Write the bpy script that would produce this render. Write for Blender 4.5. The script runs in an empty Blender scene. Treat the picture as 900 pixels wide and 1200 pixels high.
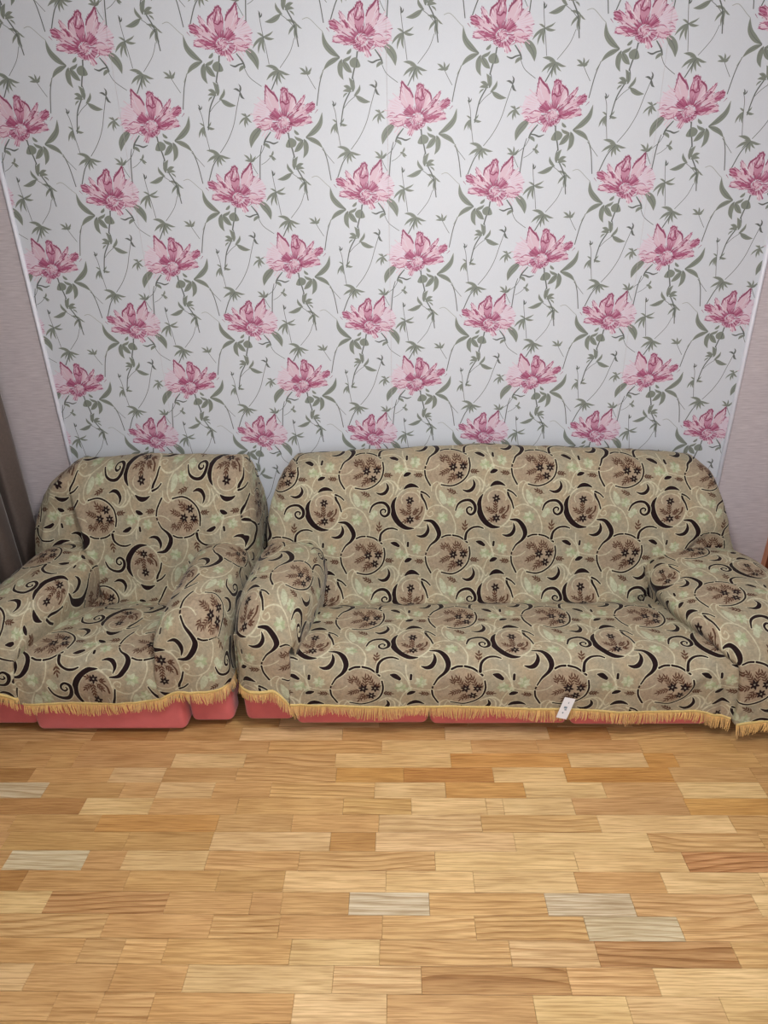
import bpy, bmesh, math, random
import numpy as np
from mathutils import Vector, noise

random.seed(7)
C = bpy.context.scene.collection
PI = math.pi

# ------------------------------------------------------------------ camera, world, light, exposure
F_PX, PITCH, YAW, ROLL, CAM_D, CAM_H = 726.10242, 0.4231895, -0.0283130, -0.0231146, 2.8714133, 1.8283409
cp, sp = math.cos(PITCH), math.sin(PITCH)
FWD = Vector((math.sin(YAW)*cp, math.cos(YAW)*cp, -sp))
_r = Vector((math.cos(YAW), -math.sin(YAW), 0)); _u = _r.cross(FWD)
RIGHT = _r*math.cos(ROLL) + _u*math.sin(ROLL); UP = -_r*math.sin(ROLL) + _u*math.cos(ROLL)
EYE = Vector((0, -CAM_D, CAM_H))
cam_d = bpy.data.cameras.new('camera'); cam = bpy.data.objects.new('camera', cam_d); C.objects.link(cam)
cam_d.sensor_fit = 'VERTICAL'; cam_d.sensor_height = 24.0; cam_d.lens = 24.0*F_PX/1200.0; cam_d.clip_start = 0.02
from mathutils import Matrix
M = Matrix.Identity(4)
for i in range(3):
    M[i][0], M[i][1], M[i][2], M[i][3] = RIGHT[i], UP[i], -FWD[i], EYE[i]
cam.matrix_world = M
bpy.context.scene.camera = cam

W = bpy.data.worlds.new('world'); bpy.context.scene.world = W; W.use_nodes = True
W.node_tree.nodes['Background'].inputs[0].default_value = (0.8, 0.88, 1, 1)
W.node_tree.nodes['Background'].inputs[1].default_value = 0.16
VS = bpy.context.scene.view_settings
VS.view_transform = 'Standard'; VS.look = 'None'; VS.gamma = 1.0; VS.use_curve_mapping = False
VS.exposure = 0.0

def area(name, loc, rot, sx, sy, power, col):
    l = bpy.data.lights.new(name, 'AREA'); l.shape = 'RECTANGLE'; l.size = sx; l.size_y = sy
    l.energy = power; l.color = col
    o = bpy.data.objects.new(name, l); o.location = loc; o.rotation_euler = rot; C.objects.link(o); return o
LAMP = (0.10, -1.95, 2.42)
_l = bpy.data.lights.new('lamp_light', 'POINT'); _l.energy = 94; _l.color = (1.0, 0.975, 0.945); _l.shadow_soft_size = 0.10
_o = bpy.data.objects.new('lamp_light', _l); _o.location = (LAMP[0], LAMP[1], LAMP[2]-.125); C.objects.link(_o)
# soft bluish fill added behind the camera; that wall has no window
area('fill_light', (0.4, -4.28, 1.55), (math.radians(90), 0, 0), 1.7, 1.4, 30, (0.84, 0.92, 1.0))

def at(px, py, axis, val):
    d = FWD*F_PX + RIGHT*(px-450) - UP*(py-600)
    k = 'xyz'.index(axis); s = (val-EYE[k])/d[k]
    return EYE + d*s

# ------------------------------------------------------------------ helpers
def tag(o, label=None, cat=None, group=None, kind=None):
    if label: o['label'] = label
    if cat: o['category'] = cat
    if group: o['group'] = group
    if kind: o['kind'] = kind
    return o
def empty(name, loc, rz=0):
    o = bpy.data.objects.new(name, None); o.location = loc; o.rotation_euler = (0, 0, rz)
    o.empty_display_size = 0.1; C.objects.link(o); return o
def link(name, me, mat, parent=None, smooth=False):
    o = bpy.data.objects.new(name, me); C.objects.link(o)
    if mat and not me.materials: me.materials.append(mat)
    if parent:
        o.parent = parent
        # parents sit unrotated: child mesh coordinates are world minus the parent's place
        loc = parent.location.copy(); p = parent.parent
        while p: loc += p.location; p = p.parent
        o.location = -loc
    if smooth:
        me.polygons.foreach_set('use_smooth', [True]*len(me.polygons))
    return o
def bm_obj(name, bm, mat, parent=None, smooth=False):
    me = bpy.data.meshes.new(name); bm.to_mesh(me); bm.free()
    return link(name, me, mat, parent, smooth)
def box(bm, x0, x1, y0, y1, z0, z1, bev=0.0, seg=2):
    r = bmesh.ops.create_cube(bm, size=1)
    for v in r['verts']:
        v.co = Vector(((x0+x1)/2 + v.co.x*(x1-x0), (y0+y1)/2 + v.co.y*(y1-y0), (z0+z1)/2 + v.co.z*(z1-z0)))
    if bev > 0:
        es = list({e for v in r['verts'] for e in v.link_edges})
        bmesh.ops.bevel(bm, geom=es, offset=bev, segments=seg, profile=0.5, affect='EDGES')
def cyl(bm, a, b, r0, r1=None, n=16):
    a = Vector(a); b = Vector(b); r1 = r0 if r1 is None else r1
    d = b-a; q = d.to_track_quat('Z', 'Y')
    r = bmesh.ops.create_cone(bm, cap_ends=True, segments=n, radius1=r0, radius2=r1, depth=d.length)
    for v in r['verts']: v.co = q @ v.co + (a+b)/2

def mat(name):
    m = bpy.data.materials.new(name); m.use_nodes = True
    nt = m.node_tree; b = nt.nodes['Principled BSDF']
    return m, nt, b
def N(nt, t, **k):
    n = nt.nodes.new(t)
    for a, v in k.items(): setattr(n, a, v)
    return n
def srgb(r, g, b):
    f = lambda c: (c/255/12.92) if c/255 <= 0.04045 else ((c/255+0.055)/1.055)**2.4
    return (f(r), f(g), f(b), 1)
def mix(nt, fac, a, b, blend='MIX'):
    n = N(nt, 'ShaderNodeMix', data_type='RGBA', blend_type=blend)
    for s, v in ((0, fac), (6, a), (7, b)):
        if hasattr(v, 'links') or hasattr(v, 'is_linked'): nt.links.new(v, n.inputs[s])
        else: n.inputs[s].default_value = v
    return n.outputs[2]
def simple(name, col, rough=0.6, spec=0.5, metal=0.0, var=0.12, scale=30, bump=0.0, bscale=200, sheen=0.0):
    m, nt, b = mat(name)
    tc = N(nt, 'ShaderNodeTexCoord'); nz = N(nt, 'ShaderNodeTexNoise'); nz.inputs['Scale'].default_value = scale
    nz.inputs['Detail'].default_value = 4
    nt.links.new(tc.outputs['Object'], nz.inputs['Vector'])
    dark = tuple(c*(1-var) for c in col[:3])+(1,); lite = tuple(min(1, c*(1+var)) for c in col[:3])+(1,)
    nt.links.new(mix(nt, nz.outputs['Fac'], dark, lite), b.inputs['Base Color'])
    b.inputs['Roughness'].default_value = rough; b.inputs['Metallic'].default_value = metal
    b.inputs['Specular IOR Level'].default_value = spec
    if sheen: b.inputs['Sheen Weight'].default_value = sheen; b.inputs['Sheen Roughness'].default_value = 0.4
    if bump:
        n2 = N(nt, 'ShaderNodeTexNoise'); n2.inputs['Scale'].default_value = bscale
        nt.links.new(tc.outputs['Object'], n2.inputs['Vector'])
        bp = N(nt, 'ShaderNodeBump'); bp.inputs['Strength'].default_value = bump; bp.inputs['Distance'].default_value = 0.002
        nt.links.new(n2.outputs['Fac'], bp.inputs['Height']); nt.links.new(bp.outputs[0], b.inputs['Normal'])
    return m

# ------------------------------------------------------------------ drawing of the printed / woven repeats (computed strokes and polygons, periodic)
def crom(pts, n=6, closed=False):
    P = np.array(pts, float)
    if len(P) < 3 and not closed: return P
    out = []; L = len(P)
    for i in range(L if closed else L-1):
        g = (lambda k: P[k % L]) if closed else (lambda k: P[min(max(k, 0), L-1)])
        p0, p1, p2, p3 = g(i-1), g(i), g(i+1), g(i+2)
        for t in np.arange(n)/n:
            out.append(0.5*((2*p1)+(-p0+p2)*t+(2*p0-5*p1+4*p2-p3)*t*t+(-p0+3*p1-3*p2+p3)*t**3))
    if not closed: out.append(P[-1])
    return np.array(out)
class Canvas:
    def __init__(s, n, base, tf, unit):
        s.n = n; s.a = np.zeros((n, n, 3), np.float32); s.a[:] = np.array(base)/255.0
        s.tf = tf; s.unit = unit           # tf: drawing coords -> tile coords (0..1); unit: drawing units per tile
    def _win(s, P, pad):
        x0, y0 = np.floor(P.min(0)-pad).astype(int); x1, y1 = np.ceil(P.max(0)+pad).astype(int)
        X, Y = np.meshgrid(np.arange(x0, x1+1), np.arange(y0, y1+1)); return X, Y
    def _blend(s, X, Y, cov, col, op):
        xi, yi = X % s.n, Y % s.n; c = (cov*op)[..., None].astype(np.float32)
        s.a[yi, xi] = s.a[yi, xi]*(1-c) + (np.array(col, np.float32)/255.0)*c
    def pts(s, P):
        P = np.array(P, float); return np.array([s.tf(p[0], p[1]) for p in P])*s.n
    def stroke(s, P, w, col, op=1.0, n=6, smooth=True):
        """P points (x,y), w widths (scalar or one per point)"""
        P = np.array(P, float); wd = np.full(len(P), float(w)) if np.isscalar(w) else np.array(w, float)
        Q = np.column_stack([P, wd]); Q = crom(Q, n) if smooth and len(P) > 2 else Q
        XY = s.pts(Q[:, :2]); R = np.maximum(Q[:, 2], 0.3)/2/s.unit*s.n
        X, Y = s._win(XY, R.max()+2); D = np.full(X.shape, 1e9)
        for i in range(len(XY)-1):
            a, b = XY[i], XY[i+1]; d = b-a; L = max(d@d, 1e-9)
            t = np.clip(((X-a[0])*d[0]+(Y-a[1])*d[1])/L, 0, 1)
            dd = np.hypot(X-a[0]-t*d[0], Y-a[1]-t*d[1])-(R[i]*(1-t)+R[i+1]*t)
            D = np.minimum(D, dd)
        s._blend(X, Y, np.clip(0.5-D, 0, 1), col, op)
    def soften(s, k):
        for _ in range(k): s.a = (s.a*2+np.roll(s.a, 1, 0)+np.roll(s.a, -1, 0)+np.roll(s.a, 1, 1)+np.roll(s.a, -1, 1))/6
    def poly(s, P, col, op=1.0, smooth=True, n=5):
        Q = crom(P, n, True) if smooth else np.array(P, float)
        XY = s.pts(Q); X, Y = s._win(XY, 2); ins = np.zeros(X.shape, bool); D = np.full(X.shape, 1e9)
        for i in range(len(XY)):
            a, b = XY[i], XY[(i+1) % len(XY)]; d = b-a; L = max(d@d, 1e-9)
            t = np.clip(((X-a[0])*d[0]+(Y-a[1])*d[1])/L, 0, 1)
            D = np.minimum(D, np.hypot(X-a[0]-t*d[0], Y-a[1]-t*d[1]))
            if abs(b[1]-a[1]) > 1e-9:
                c = ((a[1] > Y) != (b[1] > Y)) & (X < (b[0]-a[0])*(Y-a[1])/(b[1]-a[1])+a[0]); ins ^= c
        s._blend(X, Y, np.clip(np.where(ins, D, -D)+0.5, 0, 1), col, op)
    def leaf(s, a, b, w, col, op=1.0, bend=0.15, vein=None):
        a = np.array(a, float); b = np.array(b, float); d = b-a; n = np.array([-d[1], d[0]])
        m1 = a+d*.3+n*bend*.8; m2 = a+d*.65+n*bend
        s.stroke([a, m1, m2, b], [w*.2, w*.95, w*.85, w*.08], col, op, n=7)
        if vein: s.stroke([a, m1, m2, b], [w*.14, w*.1, w*.08, 0], vein, .7, n=4)
    def image(s, name):
        im = bpy.data.images.new(name, s.n, s.n, alpha=False)
        buf = np.ones((s.n, s.n, 4), np.float32); buf[..., :3] = s.a[::-1]
        im.pixels.foreach_set(buf.ravel()); im.update(); im.pack(); return im

# ---- wallpaper: peonies, mirrored in every second row
def wall_tf(x, y):
    v = (y-230)/915.0
    return ((x-(262+39*v))/(825-72*v), v)
GR, GD, GL = (124, 131, 122), (95, 100, 98), (148, 154, 146)
wp = Canvas(1280, (200, 205, 213), wall_tf, 790.0)
rw = random.Random(3)
PK = dict(pale=(206, 180, 194), mid=(186, 134, 157), hot=(160, 82, 115), dark=(128, 52, 84), lil=(208, 196, 209))
def peony(mir):
    def T(p):
        x, y = p
        return (x, y) if not mir else (600-(x-262), y+455)
    def PO(P, c, op=1):
        wp.poly([T(p) for p in P], c, op)
        Q = crom(P, 5, True); cen = Q.mean(0); hot = c in (PK['hot'], PK['mid'])
        for q in Q:                                      # feathered veins running from the rim towards the eye
            if rw.random() < .25: continue
            e = np.array([264., 228.])-q; L = np.hypot(*e); e = e/max(L, 1); k = min(L*.8, 18+40*rw.random())
            side = np.array([-e[1], e[0]])*rw.uniform(-4, 4)
            if np.dot(q-cen, e) > 0 and rw.random() < .7: continue
            if c == PK['lil'] and rw.random() < .75: continue
            col = rw.choice([PK['pale'], PK['lil'], PK['mid'], PK['hot'], (224, 214, 221)] if not hot else [PK['pale'], PK['dark'], PK['mid'], PK['hot'], PK['pale']])
            wp.stroke([T(q-e*rw.uniform(-2, 6)), T(q+e*k*.5+side), T(q+e*k)], [rw.uniform(2, 5), 4, 1], col, .75, 3)
            if rw.random() < .42: wp.stroke([T(q+side-e*3), T(q+e*(3+5*rw.random()))], [5, 3], PK['dark'], .6)
    def ST(P, w, c, op=1): wp.stroke([T(p) for p in P], w, c, op)
    def LF(a, b, w, c=GR, bend=.12): wp.leaf(T(a), T(b), w, c, 1, -bend if mir else bend, GD)
    # stems and leaves
    ST([(240, 300), (235, 345), (222, 400), (213, 445)], 8, GD)
    ST([(213, 480), (200, 520), (165, 600), (148, 720)], [5, 7, 7, 6], GD)
    ST([(235, 545), (195, 578), (165, 615)], 3, GD)
    ST([(215, 440), (225, 480), (215, 520)], 5, GD)
    LF((135, 325), (33, 183), 32, bend=-.14); LF((135, 330), (42, 395), 26, bend=.1)
    LF((148, 340), (160, 452), 30, bend=.12); LF((140, 345), (146, 430), 20, bend=.1)
    LF((155, 345), (205, 318), 17); LF((158, 350), (210, 414), 32, bend=.05)
    wp.poly([T(p) for p in [(195, 352), (215, 332), (240, 334), (260, 378), (235, 388), (205, 380)]], GR)
    ST([(240, 340), (236, 380)], 5, GD)
    LF((178, 308), (203, 280), 16)
    LF((218, 520), (193, 443), 26, bend=.1); LF((205, 515), (162, 488), 20); LF((208, 522), (158, 518), 16)
    LF((185, 528), (160, 555), 9); LF((225, 545), (258, 484), 17); LF((235, 545), (320, 583), 26, bend=.1)
    LF((395, 262), (466, 380), 42, bend=-.12)
    ST([(345, 290), (378, 335), (388, 365)], [6, 9, 10], GD)
    ST([(303, 350), (330, 360), (355, 350), (378, 345)], [4, 9, 8, 7], GD)
    LF((388, 360), (355, 390), 18); ST([(386, 372), (415, 425), (480, 476)], 3.2, GD)
    ST([(40, 395), (20, 470), (5, 595)], 5.5, GD); ST([(40, 395), (20, 440)], 3, GL)
    # petals
    PO([(340, 122), (385, 102), (432, 140), (442, 208), (425, 255), (385, 262), (345, 215)], PK['lil'])
    for k in range(14):
        a = -0.9+k*0.14; r0, r1 = 70, 120+40*rw.random()
        ST([(300+r0*math.cos(a), 200+r0*math.sin(a)), (300+r1*math.cos(a+.08), 200+r1*math.sin(a+.08))], [2, 5], PK['pale'])
    PO([(338, 210), (385, 215), (415, 245), (395, 275), (350, 270), (330, 240)], PK['pale'])
    PO([(105, 205), (150, 195), (215, 228), (228, 252), (185, 262), (130, 248), (98, 238)], PK['pale'])
    PO([(120, 210), (155, 208), (205, 232), (195, 244), (150, 235)], PK['hot'])
    PO([(72, 130), (100, 122), (135, 150), (175, 190), (225, 222), (190, 220), (125, 192), (84, 168)], PK['pale'])
    PO([(76, 138), (96, 132), (118, 152), (128, 172), (108, 172), (86, 160)], PK['hot'])
    PO([(128, 88), (146, 92), (180, 145), (222, 200), (190, 195), (150, 165)], PK['pale'])
    PO([(158, 128), (172, 138), (186, 165), (170, 165)], PK['hot'])
    PO([(182, 128), (190, 85), (222, 62), (230, 110), (236, 170), (205, 178)], PK['pale'])
    PO([(286, 150), (290, 105), (304, 66), (330, 42), (357, 12), (364, 62), (368, 108), (345, 160), (308, 178)], PK['pale'])
    PO([(218, 110), (226, 52), (248, 30), (270, 45), (262, 78), (280, 115), (268, 165), (235, 175)], PK['mid'])
    PO([(232, 70), (248, 50), (258, 66), (250, 100), (236, 105)], PK['pale'])
    ST([(350, 40), (345, 90), (325, 140)], [3, 5, 3], PK['lil'])
    ST([(290, 108), (302, 80), (330, 50), (357, 16)], [7, 9, 11, 7], PK['dark'], .85)
    ST([(357, 16), (362, 60), (367, 106)], [7, 5, 3], PK['dark'], .85)
    ST([(183, 128), (190, 92), (220, 66)], [5, 10, 9], PK['dark'], .85)
    ST([(228, 58), (238, 40), (258, 36), (268, 52)], [5, 8, 6, 4], PK['dark'], .7)
    ST([(240, 62), (230, 100), (222, 118)], [7, 9, 3], PK['dark'], .8)
    ST([(222, 118), (245, 128), (262, 112), (276, 118)], [4, 7, 9, 5], PK['dark'], .85)
    ST([(270, 70), (276, 105), (272, 125)], [4, 7, 3], PK['hot'], .9)
    for (a, b, w) in [((74, 132), (100, 124), 6), ((76, 160), (130, 190), 5), ((150, 190), (215, 228), 6), ((128, 88), (148, 128), 5), ((150, 128), (182, 160), 8),
                      ((100, 240), (130, 248), 5), ((58, 165), (75, 185), 4), ((160, 240), (190, 262), 5), ((208, 175), (250, 210), 6), ((200, 195), (232, 222), 5)]:
        ST([a, b], [w, w*.4], PK['dark'], .75)
    # burst of dark pink streaks round the eye
    for a0, a1, r0, r1, k in [(-2.0, -0.25, 42, 105, 20), (2.6, 4.2, 40, 90, 14)]:
        for i in range(k):
            a = a0+(a1-a0)*(i+rw.random()*.6)/k; r = r0+(r1-r0)*(.55+.45*rw.random())
            c = PK['hot'] if rw.random() < .6 else PK['dark']
            ST([(262+r0*math.cos(a), 232+r0*math.sin(a)*.9), (262+r*math.cos(a+.05), 232+r*math.sin(a+.05)*.9)], [8, 1.5], c, .75)
    PO([(285, 190), (300, 150), (318, 160), (345, 195), (320, 215), (296, 215)], PK['hot'], .85)
    PO([(218, 238), (238, 282), (275, 300), (312, 292), (338, 250), (318, 235), (290, 268), (255, 268)], PK['hot'], .8)
    for i in range(16):
        a = .1+i*.19; r = 48+16*rw.random()
        ST([(266+r*.75*math.cos(a), 240+r*.75*math.sin(a)), (268+r*1.15*math.cos(a+.1), 238+r*1.1*math.sin(a+.1))], [6, 2], PK['dark'] if i % 2 else PK['mid'], .8)
    wp.poly([T(p) for p in [(236, 232), (250, 210), (274, 212), (290, 226), (286, 250), (262, 258), (242, 250)]], PK['pale'], .9)
    for i in range(22):
        a = rw.uniform(0, 6.28); r = rw.uniform(4, 34)
        ST([(264+r*math.cos(a), 234+r*math.sin(a)), (264+(r+9)*math.cos(a+.5), 234+(r+9)*math.sin(a+.5))], [3, 6], rw.choice([PK['hot'], PK['mid'], PK['pale'], PK['dark']]), .7)
    for i in range(5):
        a = i*.571; ST([(264+14*math.cos(a), 234+14*math.sin(a)), (264+26*math.cos(a+.3), 234+24*math.sin(a+.3))], [3, 6], PK['hot'] if i % 2 else PK['mid'], .85)
    for (a, m, b) in [((335, 215), (365, 205), (390, 220)), ((350, 240), (375, 250), (398, 240)), ((395, 200), (410, 194), (424, 198)), ((405, 215), (425, 212), (440, 222)),
                      ((400, 250), (412, 240), (424, 244)), ((285, 300), (300, 318), (296, 330)), ((320, 290), (345, 275), (350, 250)), ((395, 262), (410, 255), (418, 262)),
                      ((215, 245), (222, 275), (240, 290)), ((90, 242), (98, 235), (108, 243))]:
        ST([a, m, b], [2, 5, 3], PK['hot'], .75)
    PO([(285, 296), (310, 296), (322, 318), (300, 332), (288, 320)], PK['pale'], .8)
def star(c, tips):
    for tx, ty, w in tips: wp.leaf(c, (tx, ty), w*1.15, GR if (tx+ty) % 2 < 1.2 else GD, 1, .08, GD)
T5 = [(585, 372, 0)]
star((590, 388), [(513, 362, 16), (513, 442, 14), (545, 450, 9), (575, 476, 12), (600, 464, 12), (627, 442, 10), (653, 415, 12), (552, 385, 9)])
wp.stroke([(585, 400), (560, 455), (540, 496)], [4, 6, 6], GD)
star((207, 876), [(130, 845, 16), (130, 918, 14), (165, 924, 9), (194, 952, 12), (218, 942, 12), (242, 922, 10), (270, 897, 12), (168, 872, 9)])
wp.stroke([(203, 885), (165, 940), (135, 1036)], [4, 6, 6], GD)
star((380, 650), [(333, 697, 9), (370, 714, 11), (387, 702, 9), (410, 686, 10), (410, 630, 7), (348, 632, 9), (368, 628, 6)])
star((752, 415), [(712, 378, 11), (714, 412, 9), (750, 368, 10), (784, 378, 10), (777, 406, 8)]); wp.stroke([(755, 415), (775, 455), (800, 500)], 3, GD)
star((388, 922), [(350, 878, 11), (353, 914, 9), (388, 870, 10), (420, 888, 10), (414, 912, 8)]); wp.stroke([(390, 922), (405, 960), (425, 1000)], 3, GD)
star((513, 890), [(525, 858, 10), (500, 893, 8), (540, 912, 12), (532, 922, 8)]); wp.stroke([(512, 893), (480, 925), (452, 942)], 2.6, GD)
wp.stroke([(460, 825), (446, 900), (438, 1036)], [4, 6, 6], GD)
star((510, 202), [(443, 264, 13), (475, 292, 12), (514, 292, 12), (574, 214, 12), (570, 173, 9), (474, 180, 9)])
wp.stroke([(492, 75), (500, 140), (510, 202), (522, 270), (534, 352)], 3.4, GD); wp.leaf((494, 100), (489, 62), 8, GD); wp.leaf((494, 100), (510, 74), 7, GD)
star((124, 700), [(90, 768, 11), (114, 762, 9), (131, 768, 10), (97, 680, 8)]); star((143, 706), [(187, 716, 12), (167, 674, 8)])
wp.stroke([(97, 590), (115, 640), (130, 740), (149, 842)], 3.4, GD); wp.leaf((102, 604), (95, 570), 8, GD); wp.leaf((102, 604), (117, 578), 7, GD)
star((712, 138), [(652, 116, 12), (660, 196, 12), (700, 222, 11), (716, 217, 9), (742, 165, 8)]); wp.stroke([(692, 215), (662, 290), (598, 374)], 3, GD)
star((748+38, 593+0), [(0, 0, 0)][:0])
# the mirrored sprig of the other row
star((303, 1053), [(363, 1031, 12), (355, 1111, 12), (315, 1137, 11), (299, 1132, 9), (273, 1080, 8)][:0])
wp.stroke([(350, 485), (348, 512), (325, 600), (300, 700), (260, 790), (212, 862)], 3.6, GD)
wp.leaf((352, 505), (344, 458), 9, GD); wp.leaf((350, 505), (312, 487), 11, GD); wp.leaf((352, 505), (376, 546), 13, GD)
wp.stroke([(748, 115), (785, 110), (840, 162), (862, 182)], 3, GL)
wp.stroke([(1118-862+453, 1010)][:1]*2, 0.3, GL, 0)
wp.stroke([(0+40, 855), (72, 895), (112, 945)], 2.8, GD)
peony(False); peony(True)
WALL_IMG = wp.image('peony_print')

# ---- coverlet: chenille medallions, crescents and sprigs
def fab_tf(x, y): return ((x-445)/655.0, (y-585)/637.0)
CR, DK, BR, MN, TAN = (203, 198, 172), (34, 21, 23), (84, 56, 43), (186, 190, 164), (160, 138, 118)
fb = Canvas(1024, (163, 152, 130), fab_tf, 650.0)
_g = np.arange(1024)/1024*2*PI; _X, _Y = np.meshgrid(_g, _g)
_f = (.5+.28*np.sin(2*_X+1.1*np.sin(_Y)+.6)*np.cos(_Y+.4)+.22*np.sin(3*_X-2*_Y+np.sin(2*_Y)))[..., None]
fb.a[:] = fb.a*(1+np.array([.035, .0, -.03])*(_f-.5)*2)*(1+.025*np.sin(_X*128)[..., None])   # warp bands and rib of the weave
def fs(P, w, c=DK, op=1.0, halo=11):
    w = w*1.4 if np.isscalar(w) else [a*1.16+1 for a in w]
    if halo:
        ww = (w+halo) if np.isscalar(w) else [a+halo for a in w]
        fb.stroke(P, ww, CR, .9)
    fb.stroke(P, w, c, op)
def fsh(P, c=DK):
    Q = np.array(P, float); fb.stroke(list(map(tuple, Q))+[tuple(Q[0])], 11, CR, .8); fb.poly(P, c)
def sprig(x, y, ang, L, k=3, c=BR, w=10, lw=13):
    d = np.array([math.cos(ang), math.sin(ang)]); n = np.array([-d[1], d[0]]); p = np.array([x, y], float)
    fb.stroke([p, p+d*L*.5+n*3, p+d*L], 3.5, c)
    for i in range(k):
        q = p+d*L*(.2+.75*i/k)
        for s in (-1, 1): fb.leaf(q, q+d*lw*1.5+n*s*lw*1.35, w, c, .95, 0)
    fb.leaf(p+d*L*.85, p+d*(L+lw*1.4), w, c, .95, 0)
def sstar(x, y, r, c=DK, k=6, rot=0.2):
    for i in range(k):
        a = rot+i*2*PI/k; fb.leaf((x, y), (x+r*math.cos(a), y+r*math.sin(a)), r*.5, c, 1, 0)
    fb.poly([(x-5, y-4), (x+5, y-5), (x+4, y+5), (x-5, y+4)], CR, .7)
def ell(cx, cy, rx, ry, a0, a1, k=14): return [(cx+rx*math.cos(a), cy+ry*math.sin(a)) for a in np.radians(np.linspace(a0, a1, k))]
# grounds of the medallions
fb.poly(ell(445, 588, 168, 138, 0, 345, 20), (160, 141, 121), .7); fb.poly(ell(160, 250, 112, 132, 0, 345, 20), (161, 142, 122), .7)
# soft mint flowers and cream vines
for (x, y, r) in [(478, 205, 42), (408, 320, 48), (545, 275, 30), (75, 580, 42), (205, 547, 42), (125, 600, 30)]:
    fb.poly(ell(x, y, r*.8, r*.75, 0, 340, 9), (176, 180, 148), .55)
    for i in range(7):
        a = i*.9+.3; fb.leaf((x, y), (x+r*math.cos(a), y+r*math.sin(a)), r*.5, MN if (i+int(x)) % 3 else (160, 170, 136), .85, .05)
    fb.stroke([(x-r*.2, y-3), (x+r*.3, y+4)], 5, (150, 160, 128), .8)
for k in range(26):                                       # faint embossed tendrils over the ground
    a = k*2.4; x, y = (k*167.3) % 655, (k*251.7) % 637
    fb.stroke([(x, y), (x+22*math.cos(a), y+22*math.sin(a)), (x+30*math.cos(a+.9), y+30*math.sin(a+.9))], 3.5, (188, 182, 154), .45)
fb.poly([(385, 115), (425, 150), (440, 195), (420, 225), (390, 190)], MN, .9)
fb.poly([(500, 300), (540, 250), (552, 285), (525, 325)], MN, .9)
def vine(P, w=9): fb.stroke(P, w, CR, .8)
vine([(500, 445), (507, 385), (483, 310), (450, 262), (400, 234), (350, 228), (300, 250)]); vine([(400, 90), (415, 78), (400, 64), (375, 75), (358, 120), (370, 180), (405, 232)], 9)
vine([(300, 250), (285, 290), (310, 310), (335, 295), (325, 270), (308, 280)], 7)
vine([(500, 60+0), (475, 60)], 0.5)
vine([(-50, 480), (10, 468), (70, 480), (115, 530), (150, 585), (270, 605), (340, 598), (385, 570)], 7)
vine([(110, 440), (112, 490), (130, 545), (140, 600)], 9); vine([(125, 595), (90, 640), (70, 700), (85, 740), (105, 720)], 8)
vine([(590, 60), (640, 30), (690, 40), (722, 85), (705, 135)], 12); vine([(395, 85+637), (370, 690+0), (330, 715), (325, 760)], 8)
vine([(-10, 665), (30, 700), (35, 760), (10, 800)], 9)
fb.soften(5)
# rings of the crescent medallion
fb.stroke(ell(160, 245, 120, 150, -60, 250, 22), 11, CR, .85); fb.stroke(ell(165, 180, 70, 55, 150, 380, 14), 8, CR, .7)
fb.stroke(ell(240, 330, 70, 60, 20, 110, 8), 9, CR, .7)
# big medallion outline
fs([(268, 338), (325, 345), (365, 390), (381, 440), (360, 482), (315, 520), (288, 562)], [8, 22, 30, 28, 18, 10, 8])
fb.stroke([(281, 578), (279, 588)], 11, DK); fs([(276, 606), (284, 655), (316, 716)], 9)
fs([(402, 463), (435, 450), (470, 448)], 9); fs([(486, 448), (540, 462), (597, 502)], 9)
fs([(612, 536), (617, 590), (596, 655), (545, 702), (475, 726), (400, 714)], [9, 10, 9, 9, 9, 8])
fs([(582, 478), (592, 430), (632, 397), (680, 390), (718, 402)], [17, 14, 12, 11, 7])
# crescents
fsh([(205, 446), (240, 464), (280, 458), (306, 425), (306, 390), (288, 360), (288, 395), (272, 428), (243, 445)])
fsh([(556, 118), (592, 141), (632, 135), (657, 102), (656, 72), (636, 45), (640, 80), (624, 108), (594, 122)])
fsh([(60, 155), (25, 190), (10, 250), (22, 310), (60, 365), (105, 396), (145, 404), (192, 393), (140, 378), (95, 345), (62, 295), (48, 245), (48, 200)])
fsh([(113, 102), (132, 72), (165, 58), (202, 68), (230, 94), (195, 89), (150, 92)])
fs([(246, 124), (252, 160), (276, 205), (291, 256)], [13, 14, 11, 8]); fs([(248, 124), (282, 140), (311, 168)], [12, 9, 7])
fs([(507, 268), (528, 222), (570, 198), (620, 200), (652, 235), (652, 278), (624, 300), (597, 286), (592, 260), (612, 246), (630, 256), (624, 270)], [7, 12, 15, 18, 20, 18, 14, 12, 11, 10, 9, 7])
# seeds
for P, w in [([(10, 497), (40, 505), (68, 522)], [6, 26, 18]), ([(143, 500), (141, 524)], [14, 14]), ([(122, 636), (142, 626), (164, 620)], [14, 26, 12])]:
    fs(P, w, halo=7)
# brown sprigs
sprig(520, 148, PI+.45, 70, 3); sprig(268, 640, PI+.12, 62, 3); sprig(610, 622, .12, 62, 3); sprig(572, 425, -PI/2+.12, 66, 2, lw=17, w=12)
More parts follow.
